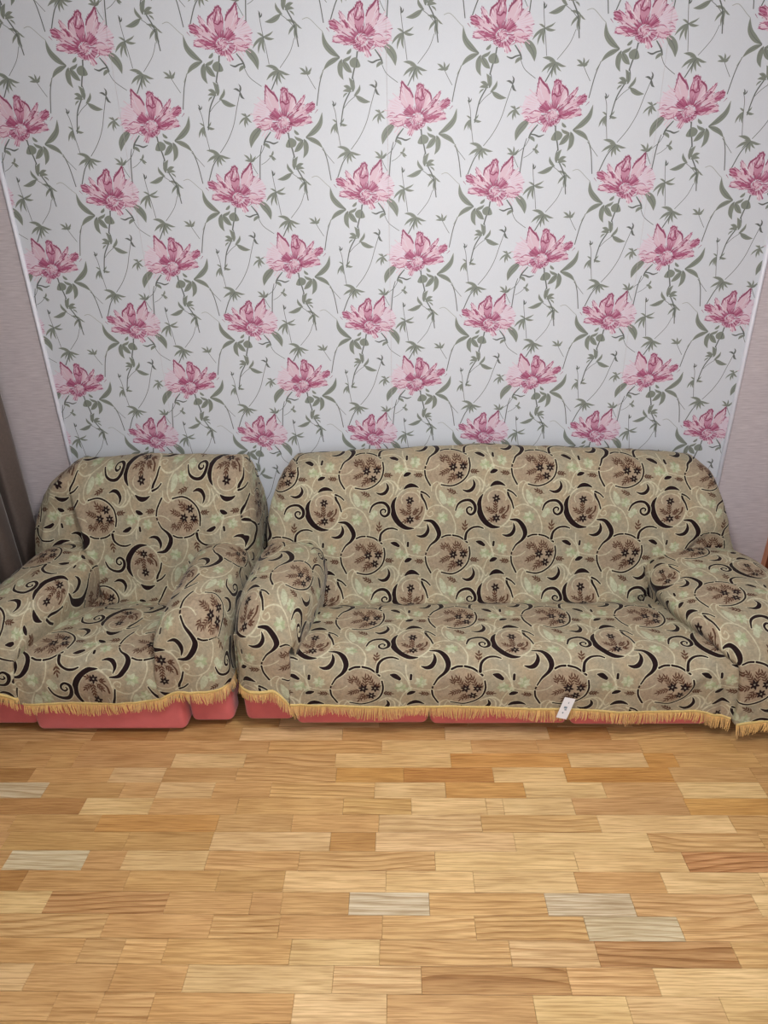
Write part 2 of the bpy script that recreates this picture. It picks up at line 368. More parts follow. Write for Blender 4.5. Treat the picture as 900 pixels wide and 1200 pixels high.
# medallion posies
for x, y, a, L, k in [(490, 590, -2.2, 90, 4), (500, 585, -1.5, 75, 3), (560, 580, -2.0, 75, 3), (480, 600, 2.75, 85, 4), (500, 620, 2.1, 80, 3), (540, 640, 2.6, 60, 3), (420, 560, -1.9, 40, 2), (570, 590, -1.0, 30, 2)]:
    sprig(x, y, a, L*1.05, k, lw=15, w=9)
sstar(490, 590, 33); sstar(566, 588, 31, rot=.5); sstar(540, 650, 31, rot=.1)
for x, y, a, L, k in [(155, 310, -1.6, 95, 4), (150, 300, -2.5, 70, 3), (175, 300, -.8, 60, 3), (160, 330, 2.9, 50, 2), (190, 320, -.2, 35, 2)]:
    sprig(x, y, a, L, k, lw=14, w=10)
fs([(252, 238), (246, 270), (218, 300)], [10, 9, 5], BR, 1, 0); sstar(160, 187, 32); sstar(160, 328, 32, rot=.5)
fb.soften(2)
FAB_IMG = fb.image('medallion_weave')

# ------------------------------------------------------------------ materials
def image_mat(name, img, coord, rough, mapping=None, bump=0.0, mottling=0.08, sheen=0.0, spec=.3, bdist=.002, wale=False):
    m, nt, b = mat(name)
    tc = N(nt, 'ShaderNodeTexCoord'); tx = N(nt, 'ShaderNodeTexImage', image=img, extension='REPEAT')
    src = tc.outputs[coord]
    nt.links.new(src, tx.inputs['Vector'])
    nz = N(nt, 'ShaderNodeTexNoise'); nz.inputs['Scale'].default_value = 5; nz.inputs['Detail'].default_value = 6
    nt.links.new(tc.outputs['Object'], nz.inputs['Vector'])
    fine = N(nt, 'ShaderNodeTexNoise'); fine.inputs['Scale'].default_value = 260; nt.links.new(tc.outputs['Object'], fine.inputs['Vector'])
    lo = 1-mottling
    c1 = mix(nt, nz.outputs['Fac'], (lo, lo, lo*.99, 1), (1, 1, 1, 1))
    c2 = mix(nt, 1.0, tx.outputs['Color'], c1, 'MULTIPLY')
    c3 = mix(nt, fine.outputs['Fac'], (1-mottling*1.3,)*3+(1,), (1.0+mottling*.6,)*3+(1,))
    c2 = mix(nt, 1.0, c2, c3, 'MULTIPLY')
    if sheen:                                            # pile lying this way and that: small lighter and darker flecks
        fl = N(nt, 'ShaderNodeTexNoise'); fl.inputs['Scale'].default_value = 75; fl.inputs['Detail'].default_value = 5; fl.inputs['Roughness'].default_value = .7
        nt.links.new(tc.outputs['Object'], fl.inputs['Vector'])
        fr = N(nt, 'ShaderNodeValToRGB'); fr.color_ramp.elements[0].position = .34; fr.color_ramp.elements[0].color = (.80, .80, .78, 1)
        fr.color_ramp.elements[1].position = .66; fr.color_ramp.elements[1].color = (1.16, 1.16, 1.14, 1)
        nt.links.new(fl.outputs['Fac'], fr.inputs[0]); c2 = mix(nt, 1.0, c2, fr.outputs[0], 'MULTIPLY')
    nt.links.new(c2, b.inputs['Base Color'])
    b.inputs['Roughness'].default_value = rough; b.inputs['Specular IOR Level'].default_value = spec
    if sheen: b.inputs['Sheen Weight'].default_value = sheen; b.inputs['Sheen Roughness'].default_value = .35
    if bump:
        bw = N(nt, 'ShaderNodeRGBToBW'); nt.links.new(tx.outputs['Color'], bw.inputs[0])
        ad = N(nt, 'ShaderNodeMath', operation='MULTIPLY_ADD'); nt.links.new(fine.outputs['Fac'], ad.inputs[0]); ad.inputs[1].default_value = .5
        nt.links.new(bw.outputs[0], ad.inputs[2])
        bp = N(nt, 'ShaderNodeBump'); bp.inputs['Strength'].default_value = bump; bp.inputs['Distance'].default_value = bdist
        nt.links.new(ad.outputs[0], bp.inputs['Height']); nt.links.new(bp.outputs[0], b.inputs['Normal'])
    return m
M_WALLP = image_mat('floral_wallpaper', WALL_IMG, 'UV', .5, bump=.12, mottling=.035, bdist=.0008)
M_FAB = image_mat('chenille_coverlet', FAB_IMG, 'UV', .9, bump=.5, mottling=.14, sheen=.12, spec=.15)

def plain_paper():
    m, nt, b = mat('plain_pinkish_wallpaper')
    tc = N(nt, 'ShaderNodeTexCoord'); mp = N(nt, 'ShaderNodeMapping'); mp.inputs['Scale'].default_value = (9, 9, 150)
    nz = N(nt, 'ShaderNodeTexNoise'); nz.inputs['Scale'].default_value = 1.6; nz.inputs['Detail'].default_value = 5
    nt.links.new(tc.outputs['Object'], mp.inputs[0]); nt.links.new(mp.outputs[0], nz.inputs['Vector'])
    rp = N(nt, 'ShaderNodeValToRGB'); rp.color_ramp.elements[0].position = .3; rp.color_ramp.elements[1].position = .7
    rp.color_ramp.elements[0].color = srgb(172, 163, 168); rp.color_ramp.elements[1].color = srgb(200, 192, 195)
    nt.links.new(nz.outputs['Fac'], rp.inputs[0]); nt.links.new(rp.outputs[0], b.inputs['Base Color'])
    bp = N(nt, 'ShaderNodeBump'); bp.inputs['Strength'].default_value = .25; bp.inputs['Distance'].default_value = .001
    nt.links.new(nz.outputs['Fac'], bp.inputs['Height']); nt.links.new(bp.outputs[0], b.inputs['Normal'])
    b.inputs['Roughness'].default_value = .7
    return m
M_PLAIN = plain_paper()

def wood_mat():
    m, nt, b = mat('oiled_oak_strip')
    tc = N(nt, 'ShaderNodeTexCoord'); oi = N(nt, 'ShaderNodeObjectInfo')
    # every strip takes its own piece of timber
    sc = N(nt, 'ShaderNodeVectorMath', operation='MULTIPLY_ADD'); cb = N(nt, 'ShaderNodeCombineXYZ')
    mu = N(nt, 'ShaderNodeMath', operation='MULTIPLY'); nt.links.new(oi.outputs['Random'], mu.inputs[0]); mu.inputs[1].default_value = 37.0
    for i in range(3): nt.links.new(mu.outputs[0], cb.inputs[i])
    nt.links.new(tc.outputs['Object'], sc.inputs[0]); sc.inputs[1].default_value = (1, 1, 1); nt.links.new(cb.outputs[0], sc.inputs[2])
    def mapped(s):
        mp = N(nt, 'ShaderNodeMapping'); mp.inputs['Scale'].default_value = s; nt.links.new(sc.outputs[0], mp.inputs[0]); return mp.outputs[0]
    wv = N(nt, 'ShaderNodeTexWave', wave_type='BANDS', bands_direction='Y', wave_profile='SAW')
    wv.inputs['Scale'].default_value = 13; wv.inputs['Distortion'].default_value = 9.0; wv.inputs['Detail'].default_value = 2.2; wv.inputs['Detail Scale'].default_value = .7
    wv.inputs['Detail Roughness'].default_value = .55
    nt.links.new(mapped((1.0, 2.0, 1)), wv.inputs['Vector'])
    st = N(nt, 'ShaderNodeTexNoise'); st.inputs['Scale'].default_value = 1; st.inputs['Detail'].default_value = 6; nt.links.new(mapped((9, 260, 9)), st.inputs['Vector'])
    bl = N(nt, 'ShaderNodeTexNoise'); bl.inputs['Scale'].default_value = 1; bl.inputs['Detail'].default_value = 3; nt.links.new(mapped((4, 16, 4)), bl.inputs['Vector'])
    # object colour: rgb tint, alpha = how strongly the figure shows
    w2 = N(nt, 'ShaderNodeTexWave', wave_type='BANDS', bands_direction='Y', wave_profile='SAW')
    w2.inputs['Scale'].default_value = 11; w2.inputs['Distortion'].default_value = 22; w2.inputs['Detail'].default_value = .8; w2.inputs['Detail Scale'].default_value = .28
    nt.links.new(mapped((.55, 1.3, 1)), w2.inputs['Vector'])
    fg = N(nt, 'ShaderNodeMath', operation='GREATER_THAN'); nt.links.new(oi.outputs['Alpha'], fg.inputs[0]); fg.inputs[1].default_value = .7
    wm = N(nt, 'ShaderNodeMix'); nt.links.new(fg.outputs[0], wm.inputs[0]); nt.links.new(wv.outputs['Fac'], wm.inputs[2]); nt.links.new(w2.outputs['Fac'], wm.inputs[3])
    gr = N(nt, 'ShaderNodeValToRGB'); e = gr.color_ramp.elements; e[0].position = .55; e[0].color = (1, 1, 1, 1); e[1].position = 1; e[1].color = (.58, .45, .32, 1)
    nt.links.new(wm.outputs[0], gr.inputs[0])
    fm = N(nt, 'ShaderNodeMath', operation='MULTIPLY', use_clamp=True); nt.links.new(oi.outputs['Alpha'], fm.inputs[0])
    fs2 = N(nt, 'ShaderNodeMath', operation='MULTIPLY'); nt.links.new(bl.outputs['Fac'], fs2.inputs[0]); fs2.inputs[1].default_value = 1.7; nt.links.new(fs2.outputs[0], fm.inputs[1])
    c = mix(nt, fm.outputs[0], (1, 1, 1, 1), gr.outputs[0])
    s2 = N(nt, 'ShaderNodeValToRGB'); e = s2.color_ramp.elements; e[0].position = .35; e[0].color = (.70, .62, .52, 1); e[1].position = .58; e[1].color = (1.04, 1.03, 1.0, 1)
    nt.links.new(st.outputs['Fac'], s2.inputs[0])
    c = mix(nt, 1.0, c, s2.outputs[0], 'MULTIPLY')
    b2 = N(nt, 'ShaderNodeValToRGB'); e = b2.color_ramp.elements; e[0].position = .3; e[0].color = (.84, .78, .70, 1); e[1].position = .7; e[1].color = (1.06, 1.05, 1.04, 1)
    nt.links.new(bl.outputs['Fac'], b2.inputs[0])
    c = mix(nt, 1.0, c, b2.outputs[0], 'MULTIPLY')
    c = mix(nt, 1.0, oi.outputs['Color'], c, 'MULTIPLY')
    nt.links.new(c, b.inputs['Base Color'])
    b.inputs['Roughness'].default_value = .38; b.inputs['Specular IOR Level'].default_value = .4
    bp = N(nt, 'ShaderNodeBump'); bp.inputs['Strength'].default_value = .12; bp.inputs['Distance'].default_value = .001
    nt.links.new(st.outputs['Fac'], bp.inputs['Height']); nt.links.new(bp.outputs[0], b.inputs['Normal'])
    return m
M_WOOD = wood_mat()
M_SALMON = simple('salmon_velour', srgb(206, 106, 106), .85, .2, var=.16, scale=14, bump=.25, bscale=500, sheen=.35)
M_DARK = simple('black_plastic', srgb(30, 27, 26), .5)
M_GOLD = simple('golden_yarn', srgb(230, 188, 120), .75, .3, var=.28, scale=120, sheen=.2)
M_BRAID = simple('pale_gold_braid', srgb(206, 180, 118), .8, .2, var=.35, scale=260, bump=.6, bscale=400)
M_TRIM = simple('white_moulding', srgb(214, 216, 226), .4, var=.03)
M_CEIL = simple('white_ceiling', srgb(232, 230, 226), .8, var=.02)
M_CURT = simple('brown_satin_curtain', srgb(92, 80, 74), .5, .5, var=.25, scale=90, bump=.15, bscale=600, sheen=.3)
M_MAHOG = simple('mahogany_veneer', srgb(92, 40, 24), .35, .5, var=.25, scale=8)
M_MEDGE = simple('painted_edge_highlight', srgb(190, 130, 100), .5)
M_TAG = simple('white_satin_tag', srgb(232, 234, 240), .5, var=.02)
M_TAGP = simple('blue_grey_tag_print', srgb(120, 140, 158), .6)
M_SUB = simple('dark_subfloor', srgb(70, 44, 24), .8)
M_METAL = simple('brushed_rod', srgb(150, 140, 120), .35, metal=.9, var=.05)
mg, ntg, bg = mat('lamp_glass'); bg.inputs['Base Color'].default_value = (1, .97, .92, 1)
bg.inputs['Emission Color'].default_value = (1, .95, .88, 1); bg.inputs['Emission Strength'].default_value = 2.0

# ------------------------------------------------------------------ the room
XL, XR, YF, ZC = -2.45, 2.45, -4.35, 2.72
bm = bmesh.new(); box(bm, XL-.1, XR+.1, 0.0, .12, -.05, ZC+.05); wall_back = tag(bm_obj('wall_back', bm, M_PLAIN), kind='structure')
bm = bmesh.new(); box(bm, XL-.1, XL, YF, 0, -.05, ZC+.05); tag(bm_obj('wall_left', bm, M_PLAIN), kind='structure')
bm = bmesh.new(); box(bm, XR, XR+.1, YF, 0, -.05, ZC+.05); tag(bm_obj('wall_right', bm, M_PLAIN), kind='structure')
bm = bmesh.new(); box(bm, XL-.1, XR+.1, YF-.1, YF, -.05, ZC+.05); tag(bm_obj('wall_front', bm, M_PLAIN), kind='structure')
bm = bmesh.new(); box(bm, XL-.1, XR+.1, YF-.1, .12, ZC, ZC+.1); tag(bm_obj('ceiling', bm, M_CEIL), kind='structure')
bm = bmesh.new(); box(bm, XL-.1, XR+.1, YF-.1, .12, -.08, -.016); floor = tag(bm_obj('floor', bm, M_SUB), kind='structure')

# floral wallpaper: the strips of paper between the two white mouldings
TX0, TX1 = -1.623, 1.562
LX, LZ, A_, B_ = -1.187, 2.499, 0.53, 0.523       # eye of the top left peony, repeat
seam0 = at(457, 330, 'y', 0).x
edges = sorted({TX0, TX1} | {seam0+k*1.06 for k in range(-3, 4) if TX0+.03 < seam0+k*1.06 < TX1-.03})
for a, b_ in zip(edges[:-1], edges[1:]):
    me = bpy.data.meshes.new('wallpaper_strip'); g = .0007
    bmw = bmesh.new(); box(bmw, a+g, b_-g, -.0016, .0, .0, ZC-.001, .0005, 1)
    uvl = bmw.loops.layers.uv.new('UVMap')
    for f in bmw.faces:
        for l in f.loops: l[uvl].uv = ((l.vert.co.x-LX)/A_, 1-(LZ-l.vert.co.z)/B_)
    bmw.to_mesh(me); bmw.free(); link('wallpaper_strip', me, M_WALLP, wall_back)
for i, x in enumerate((TX0, TX1)):
    bm = bmesh.new(); cyl(bm, (x, -.004, 0), (x, -.004, ZC), .0105, n=20)
    for v in bm.verts: v.co.x = x+(v.co.x-x)*.9
    tag(bm_obj('trim_%d' % (i+1), bm, M_TRIM, smooth=True), kind='structure')

# parquet strips; joints are the ones seen, the tone of each strip too
J = {-2: [-1.504, -1.268, -0.525, -0.08, 0.266, 0.523, 0.916], -1: [-1.366, -1.262, -0.881, -0.604, -0.257, 0.181, 0.627, 0.914, 1.028],
 0: [-1.395, -1.093, -0.893, -0.62, -0.248, 0.002, 0.332, 0.595, 0.982, 1.277],
 1: [-1.307, -1.023, -0.891, -0.688, -0.48, -0.103, 0.152, 0.435, 0.717, 0.984, 1.277],
 2: [-1.135, -0.891, -0.585, -0.211, 0.028, 0.289, 0.348, 0.59, 0.979], 3: [-1.05, -0.636, -0.381, -0.084, 0.263, 0.658, 1.1],
 4: [-0.924, -0.638, -0.243, -0.093, 0.363, 0.803], 5: [-1.288, -1.03, -0.905, -0.635, -0.337, 0.099, 0.545, 0.887],
 6: [-1.196, -0.868, -0.581, -0.373, -0.057, 0.214, 0.527, 0.793], 7: [-1.084, -0.718, -0.462, -0.369, -0.166, 0.074, 0.421, 0.677, 1.037],
 8: [-0.878, -0.564, -0.365, -0.065, 0.203, 0.52, 0.788], 9: [-0.914, -0.797, -0.676, -0.321, -0.071, 0.292, 0.531, 0.908],
 10: [-1.028, -0.795, -0.596, -0.195, 0.043, 0.436, 0.668], 11: [-0.924, -0.8, -0.664, -0.293, -0.049, 0.332, 0.573]}
# tones: m mid, l light, d darker brown, o orange, s striped tan, g greyish white, r reddish, y yellowish
TONE = {-2: 'mmmslmmm', -1: 'mmmlsloloml'[:10], 0: 'dmlmsoOlOmm', 1: 'gmmlmslolmlm', 2: 'dlmmslllmo', 3: 'mommLslss'[:8], 4: 'mmldllsf'[:7],
        5: 'mgmlssllr', 6: 'dmmmlllml', 7: 'lDmmmgfgfl', 8: 'fmFmfFgfl'[:8], 9: 'mffmlfLDf', 10: 'lmmlLDfll', 11: 'mmFmlmlll'[:8]}
COL = dict(m=(206, 160, 108, .18), l=(226, 188, 138, .14), L=(224, 186, 136, .9), d=(184, 134, 84, .3), D=(192, 146, 98, 1.5), o=(208, 154, 92, .25), O=(196, 140, 82, .5),
           s=(214, 170, 116, .9), g=(214, 196, 168, .8), r=(202, 146, 102, 1.2), y=(220, 184, 120, .3), f=(218, 174, 122, .8), F=(212, 168, 116, 1.2))
PW = .069; Y0 = -1.1464
rf = random.Random(11); rest = bmesh.new(); count = 0
def strip_mesh(bm, x0, x1, y0, y1, dz):
    g = .0003; box(bm, x0+g, x1-g, y0+g, y1-g, -.015, dz, .0007, 1)
for j in range(-17, 46):
    y1 = Y0-j*PW; y0 = y1-PW
    if y0 < YF: break
    if y1 > 0.0: y1 = min(y1, .0)
    if y1-y0 < .01: continue
    xs = sorted(J.get(j, []))
    x = xs[0] if xs else rf.uniform(-.3, .3); 
    if not xs: xs = [x]
    while xs[0] > XL+.15: xs.insert(0, xs[0]-rf.choice([.22, .3, .36, .41, .45]))
    while xs[-1] < XR-.15: xs.append(xs[-1]+rf.choice([.24, .3, .36, .41, .45]))
    xs = [max(x, XL) for x in xs]; xs[-1] = XR
    if xs[0] > XL: xs.insert(0, XL)
    known = J.get(j, []); tones = TONE.get(j, '')
    for a, b_ in zip(xs[:-1], xs[1:]):
        if b_-a < .02: continue
        t = rf.choice('mmllsfLfdm')
        if known:
            k = sum(1 for q in known if q <= a+1e-4)
            if k < len(tones) and b_ > -1.9 and a < 1.7: t = tones[k]
        visible = -5 < j < 16 and b_ > -2.1 and a < 1.9
        dz = rf.uniform(-.0002, .0002)
        if visible and count < 298:
            bm = bmesh.new(); strip_mesh(bm, a, b_, y0, y1, dz)
            for v in bm.verts: v.co.x -= (a+b_)/2; v.co.y -= (y0+y1)/2
            me = bpy.data.meshes.new('parquet_strip'); bm.to_mesh(me); bm.free()
            o = link('parquet_strip', me, M_WOOD); o.parent = floor; o.location = ((a+b_)/2, (y0+y1)/2, 0)
            c = COL[t]; v = rf.uniform(.95, 1.05); q = srgb(c[0]*.84+26, c[1]*.89+21, c[2]*.92+14); o.color = (q[0]*v, q[1]*v*rf.uniform(.98, 1.02), q[2]*v*rf.uniform(.95, 1.05), c[3])
            count += 1
        else: strip_mesh(rest, a, b_, y0, y1, dz)
o = bm_obj('parquet_field', rest, M_WOOD, floor); q = srgb(184, 148, 102); o.color = (q[0], q[1], q[2], .5); tag(o, kind='stuff')

# ------------------------------------------------------------------ cloth patches
def cr1(P, n):
    """Catmull-Rom along axis 0 of an array of control rows"""
    L = len(P); out = []
    for i in range(L-1):
        p0, p1, p2, p3 = P[max(i-1, 0)], P[i], P[i+1], P[min(i+2, L-1)]
        for t in np.arange(n)/n:
            out.append(0.5*((2*p1)+(-p0+p2)*t+(2*p0-5*p1+4*p2-p3)*t*t+(-p0+3*p1-3*p2+p3)*t**3))
    out.append(P[-1]); return np.array(out)
def patch(ctrl, nr, nc):
    G = cr1(np.array(ctrl, float), nr); G = cr1(G.transpose(1, 0, 2), nc).transpose(1, 0, 2); return G
def wrinkle(G, amp, scale, folds=(), seed=0.0, keep=None):
    """push the sheet in and out along its normal: soft creasing plus named folds (a, b, height, width)"""
    P = G[..., :3]; du = np.gradient(P, axis=1); dv = np.gradient(P, axis=0)
    n = np.cross(du, dv); n /= np.maximum(np.linalg.norm(n, axis=2, keepdims=True), 1e-9)
    s = np.sign(-(n[..., 1]*.7)+n[..., 2]); s = 1.0 if s.mean() > 0 else -1.0; n = n*s
    R, Cc = P.shape[:2]; d = np.zeros((R, Cc))
    for i in range(R):
        for k in range(Cc):
            q = Vector(P[i, k])*scale+Vector((seed, 0, 0))
            d[i, k] = noise.noise(q)*.65+(.22-abs(noise.noise(q*2.1)))*.5+noise.noise(q*4.3)*.18
    d *= amp
    for a, b_, h, w in folds:
        a = np.array(a); b_ = np.array(b_); e = b_-a; L = e@e
        t = np.clip(((P-a)@e)/L, 0, 1); dist = np.linalg.norm(P-a-t[..., None]*e, axis=2)
        d += h*np.exp(-(dist/w)**2)*np.sin(np.clip(t, .08, .92)*PI)**.4
    G[..., :3] += n*d[..., None]; G[..., 1] = np.minimum(G[..., 1], -.024); return G
def grid_mesh(Gs, name, material, parent, vsign):
    verts, faces, uvs = [], [], []
    for G in Gs:
        R, Cc = G.shape[:2]; o = len(verts); verts += [tuple(p) for p in G[..., :3].reshape(-1, 3)]
        uv = G[..., 3:5].reshape(-1, 2)
        for i in range(R-1):
            for k in range(Cc-1):
                f = (o+i*Cc+k, o+(i+1)*Cc+k, o+(i+1)*Cc+k+1, o+i*Cc+k+1); faces.append(f)
                for q in f: u, v = uv[q-o]; uvs += [u, (1-v) if vsign > 0 else v]
    me = bpy.data.meshes.new(name); me.from_pydata(verts, [], faces)
    l = me.uv_layers.new(name='UVMap'); l.data.foreach_set('uv', uvs)
    ob = link(name, me, material, parent, True)
    so = ob.modifiers.new('thickness', 'SOLIDIFY'); so.thickness = .004; so.offset = 1
    return ob
U = .385
def main_patch(rows, x0, seatL, seatR, hem, nin, seed, folds, amp=.006, crest=((0, 0),), steps=()):
    """rows: (v, y, z, L, R) down the middle of the seat; L, R the outline of the back at that height, None for the seat"""
    ctrl = []
    for v, y, z, L, R in rows:
        row = []
        if L is not None:
            off = [(0, -.034, .07), (0, y*.45, .045), (.012, y+.055, .02), (.055, y+.012, .004), (.13, y, 0)]
            s = 0; us = [0]; 
            for a, b_ in zip(off[:-1][::-1], off[1:][::-1]):
                s += math.hypot(a[0]-b_[0], a[1]-b_[1])/U; us.append(s)
            us = us[::-1]
            zf = 1.0 if z > .8 else .25
            for (dx, yy, dz), du in zip(off, us): row.append((L+dx, yy, z-dz*zf, (L+.13-x0)/U-du, v))
            for k in range(1, nin):
                x = L+.13+(R-L-.26)*k/nin; row.append((x, y, z, (x-x0)/U, v))
            for (dx, yy, dz), du in list(zip(off, us))[::-1]: row.append((R-dx, yy, z-dz*zf, (R-.13-x0)/U+du, v))
        else:
            n = nin+8
            for k in range(n+1):
                t = k/n; x = seatL+(seatR-seatL)*t
                if z == 'hem': zz = float(np.interp(x, [h[0] for h in hem], [h[1] for h in hem])); row.append((x, y, zz, (x-x0)/U, v+(.165-zz)/U))
                else: row.append((x, y-(.012*math.sin(PI*t)**.5 if y < -.8 else 0), z+(0.008*math.sin(PI*t) if z > .3 else 0), (x-x0)/U, v))
        if L is not None and z > .6:                       # the crest of the back sags towards its ends
            f = min(1, (z-.6)/.25); row = [(a, b, c+f*float(np.interp(a, [q[0] for q in crest], [q[1] for q in crest])), d, e) for a, b, c, d, e in row]
        ctrl.append(row)
    G = patch(ctrl, 11, 13 if not steps else 18)
    for (xa, za, xb, zb, side, depth) in steps:           # beyond this line the cloth falls back against the frame
        X, Z = G[..., 0], G[..., 2]; xf = xa+(xb-xa)*(za-Z)/(za-zb)
        t = np.clip((X-xf)*side/.022, 0, 1); t = t*t*(3-2*t); f = np.clip((za-Z)/.10, 0, 1)*np.clip((G[..., 1]*-1-.1)/.1, 0, 1)*(G[..., 1] > -.52)
        G[..., 1] += depth*t*f*np.clip((Z-.2)/.1, 0, 1)
    return wrinkle(G, amp, 6.5, folds, seed)
def arm_patch(rows, s, xM, seed, folds=(), amp=.008):
    """rows: (y, v, xin, xout, ztop, zseat) over the top, then ('f', y, v, xin, xout, z) down the front; s=+1 outer side to the right"""
    ctrl = []
    for r in rows:
        if r[0] != 'f':
            y, v, xi, xo, zt, zs = r; w = xo-xi; h = zt-zs
            c = [(xi-s*.0, zs-.05), (xi, zs), (xi-.06*w, zs+.5*h), (xi+.02*w, zs+.82*h), (xi+.22*w, zt-.004), (xi+.5*w, zt+.004), (xi+.78*w, zt-.012), (xi+.96*w, zt-.07), (xo, zt-.17), (xo+s*.005, .2)]
            row = []; 
            for k, (x, z) in enumerate(c):
                u = (x-xM)/U - s*(0.0 if k > 3 else (zt-z)*.8/U) + s*(0 if k < 6 else (zt-z)*.9/U); row.append((x, y, z, u, v))
        else:
            _, y, v, xi, xo, z, zi, zo = r; w = xo-xi
            c = [(xi+.02*w, .05, zi), (xi, .012, zi), (xi+.015*w, .0, zi), (xi+.10*w, 0, zi*.6+z*.4), (xi+.28*w, 0, z), (xi+.5*w, -.004, z), (xi+.74*w, 0, z), (xi+.92*w, .02, z*.8+zo*.2), (xo, .06, zo*.6+z*.4), (xo+s*.004, .16, zo)]
            row = [(x, y+dy, zz, (x-xM)/U+s*(dy/U if k > 6 else 0)-s*(.07 if k == 0 else 0), v+(z-zz)/U) for k, (x, dy, zz) in enumerate(c)]
        ctrl.append(row)
    return wrinkle(patch(ctrl, 9, 8), amp, 8, folds, seed)

def fringe(parent, hems, seed):
    rr = random.Random(seed); V, Fc = [], []; BV, BF = [], []
    for P in hems:
        P = np.array(P); seg = np.linalg.norm(np.diff(P, axis=0), axis=1); S = np.concatenate([[0], np.cumsum(seg)]); L = S[-1]
        def pos(s): return np.array([np.interp(s, S, P[:, k]) for k in range(3)])
        nb = max(4, int(L/.004)); o = len(BV)                 # the stitched braid over the hem
        for i in range(nb+1):
            p = pos(L*i/nb); bump = .0012*(i % 2)
            for dz, dy in ((.009, -.001), (.006, -.0055-bump), (.001, -.0065-bump), (-.004, -.0045), (-.003, .002)): BV.append((p[0], p[1]+dy, p[2]+dz))
        for i in range(nb):
            for k in range(4): a = o+i*5+k; BF.append((a, a+1, a+6, a+5))
        s = 0.0; lean = 0.0
        while s < L:
            s += rr.uniform(.0017, .0034); p = pos(min(s, L))
            lean = .45*math.sin(s*31+seed)+.3*math.sin(s*83+1.7*seed)
            ln = .046+.009*math.sin(s*19+seed)+rr.uniform(-.008, .008); w = rr.uniform(.0013, .0024)
            dx = (lean+rr.uniform(-.35, .35))*.014; dy = rr.uniform(-.010, .003); o = len(V)
            for t in (0, .35, .7, 1):
                cx = p[0]+dx*t**1.4; cy = p[1]-.003+dy*math.sin(t*2.2); cz = p[2]-.001-ln*t; ww = w*(1-.45*t)
                V += [(cx-ww, cy, cz), (cx+ww, cy, cz), (cx, cy-ww*1.4, cz)]
            for i in range(3):
                for k in range(3): a = o+i*3+k; b_ = o+i*3+(k+1) % 3; Fc.append((a, b_, b_+3, a+3))
    me = bpy.data.meshes.new('fringe'); me.from_pydata(V, [], Fc)
    o = link('fringe', me, M_GOLD, parent, True); tag(o, 'golden yellow tassel fringe', kind='stuff')
    me = bpy.data.meshes.new('hem_braid'); me.from_pydata(BV, [], BF)
    tag(link('hem_braid', me, M_BRAID, parent, True), 'pale gold braid stitched above the fringe')

# ------------------------------------------------------------------ upholstered bodies under the covers
def soft_box(name, x0, x1, y0, y1, z0, z1, bev, parent, material=None, label=None):
    bm = bmesh.new(); box(bm, x0, x1, y0, y1, z0, z1, bev, 5)
    o = bm_obj(name, bm, material or M_SALMON, parent, True)
    if label: o['label'] = label
    return o
def slanted_back(x0, x1, parent):
    bm = bmesh.new(); box(bm, x0, x1, -.24, -.04, .12, .835, .05, 4)
    for v in bm.verts:
        if v.co.y < -.14: v.co.y -= max(0, (.85-v.co.z))*.16
    return bm_obj('backrest', bm, M_SALMON, parent, True)
def panel(x0, x1, yf, z0, z1, parent, label=None):
    """one padded front panel, bulging a little and rolled under at the floor"""
    bm = bmesh.new(); z0 += .006; box(bm, x0+.001, x1-.001, yf, yf+.10, z0, z1, .028, 5)
    for v in bm.verts:
        t = (v.co.x-x0)/(x1-x0); q = math.sin(PI*min(max(t, 0), 1))**.35
        if v.co.y < yf+.03: v.co.y -= .012*q
        if v.co.z < z0+.03: v.co.y += .012; v.co.z -= .004*q
    return bm_obj('base_panel', bm, M_SALMON, parent, True)
def feet(parent, pts):
    for x, y in pts:
        bm = bmesh.new(); cyl(bm, (x, y, 0), (x, y, .055), .022, .028, 16); bm_obj('foot', bm, M_DARK, parent, True)

# ---- armchair
chair = tag(empty('armchair', (-1.17, -.5, 0)), 'salmon pink velour armchair hidden under a patterned cover, next to the curtain', 'armchair')
slanted_back(-1.52, -.78, chair)
soft_box('seat', -1.43, -.92, -.90, -.40, .05, .27, .04, chair)
soft_box('armrest', -1.665, -1.49, -.90, -.2, .05, .50, .05, chair); soft_box('armrest', -.86, -.685, -.90, -.2, .05, .50, .05, chair)
panel(-1.685, -1.48, -.955, .022, .30, chair); panel(-1.478, -.862, -.985, .016, .27, chair); panel(-.86, -.68, -.945, .026, .33, chair)
feet(chair, [(-1.6, -.85), (-.76, -.85), (-1.6, -.12), (-.76, -.12)])

# ---- sofa
sofa = tag(empty('sofa', (.43, -.5, 0)), 'long salmon pink velour sofa hidden under a patterned cover', 'sofa')
slanted_back(-.44, 1.30, sofa)
soft_box('seat', -.36, .385, -.90, -.40, .06, .265, .04, sofa); soft_box('seat', .39, 1.16, -.90, -.40, .06, .265, .04, sofa)
soft_box('armrest', -.605, -.44, -.88, -.2, .05, .51, .05, sofa); soft_box('armrest', 1.25, 1.45, -.88, -.2, .05, .40, .05, sofa)
panel(-.635, -.430, -.950, .036, .31, sofa); panel(-.428, .105, -.975, .034, .25, sofa); panel(.107, .655, -.978, .032, .25, sofa); panel(.657, 1.205, -.982, .030, .25, sofa)
panel(1.26, 1.48, -.945, .05, .22, sofa)
feet(sofa, [(-.55, -.86), (.38, -.86), (1.40, -.86), (-.52, -.12), (1.38, -.12)])

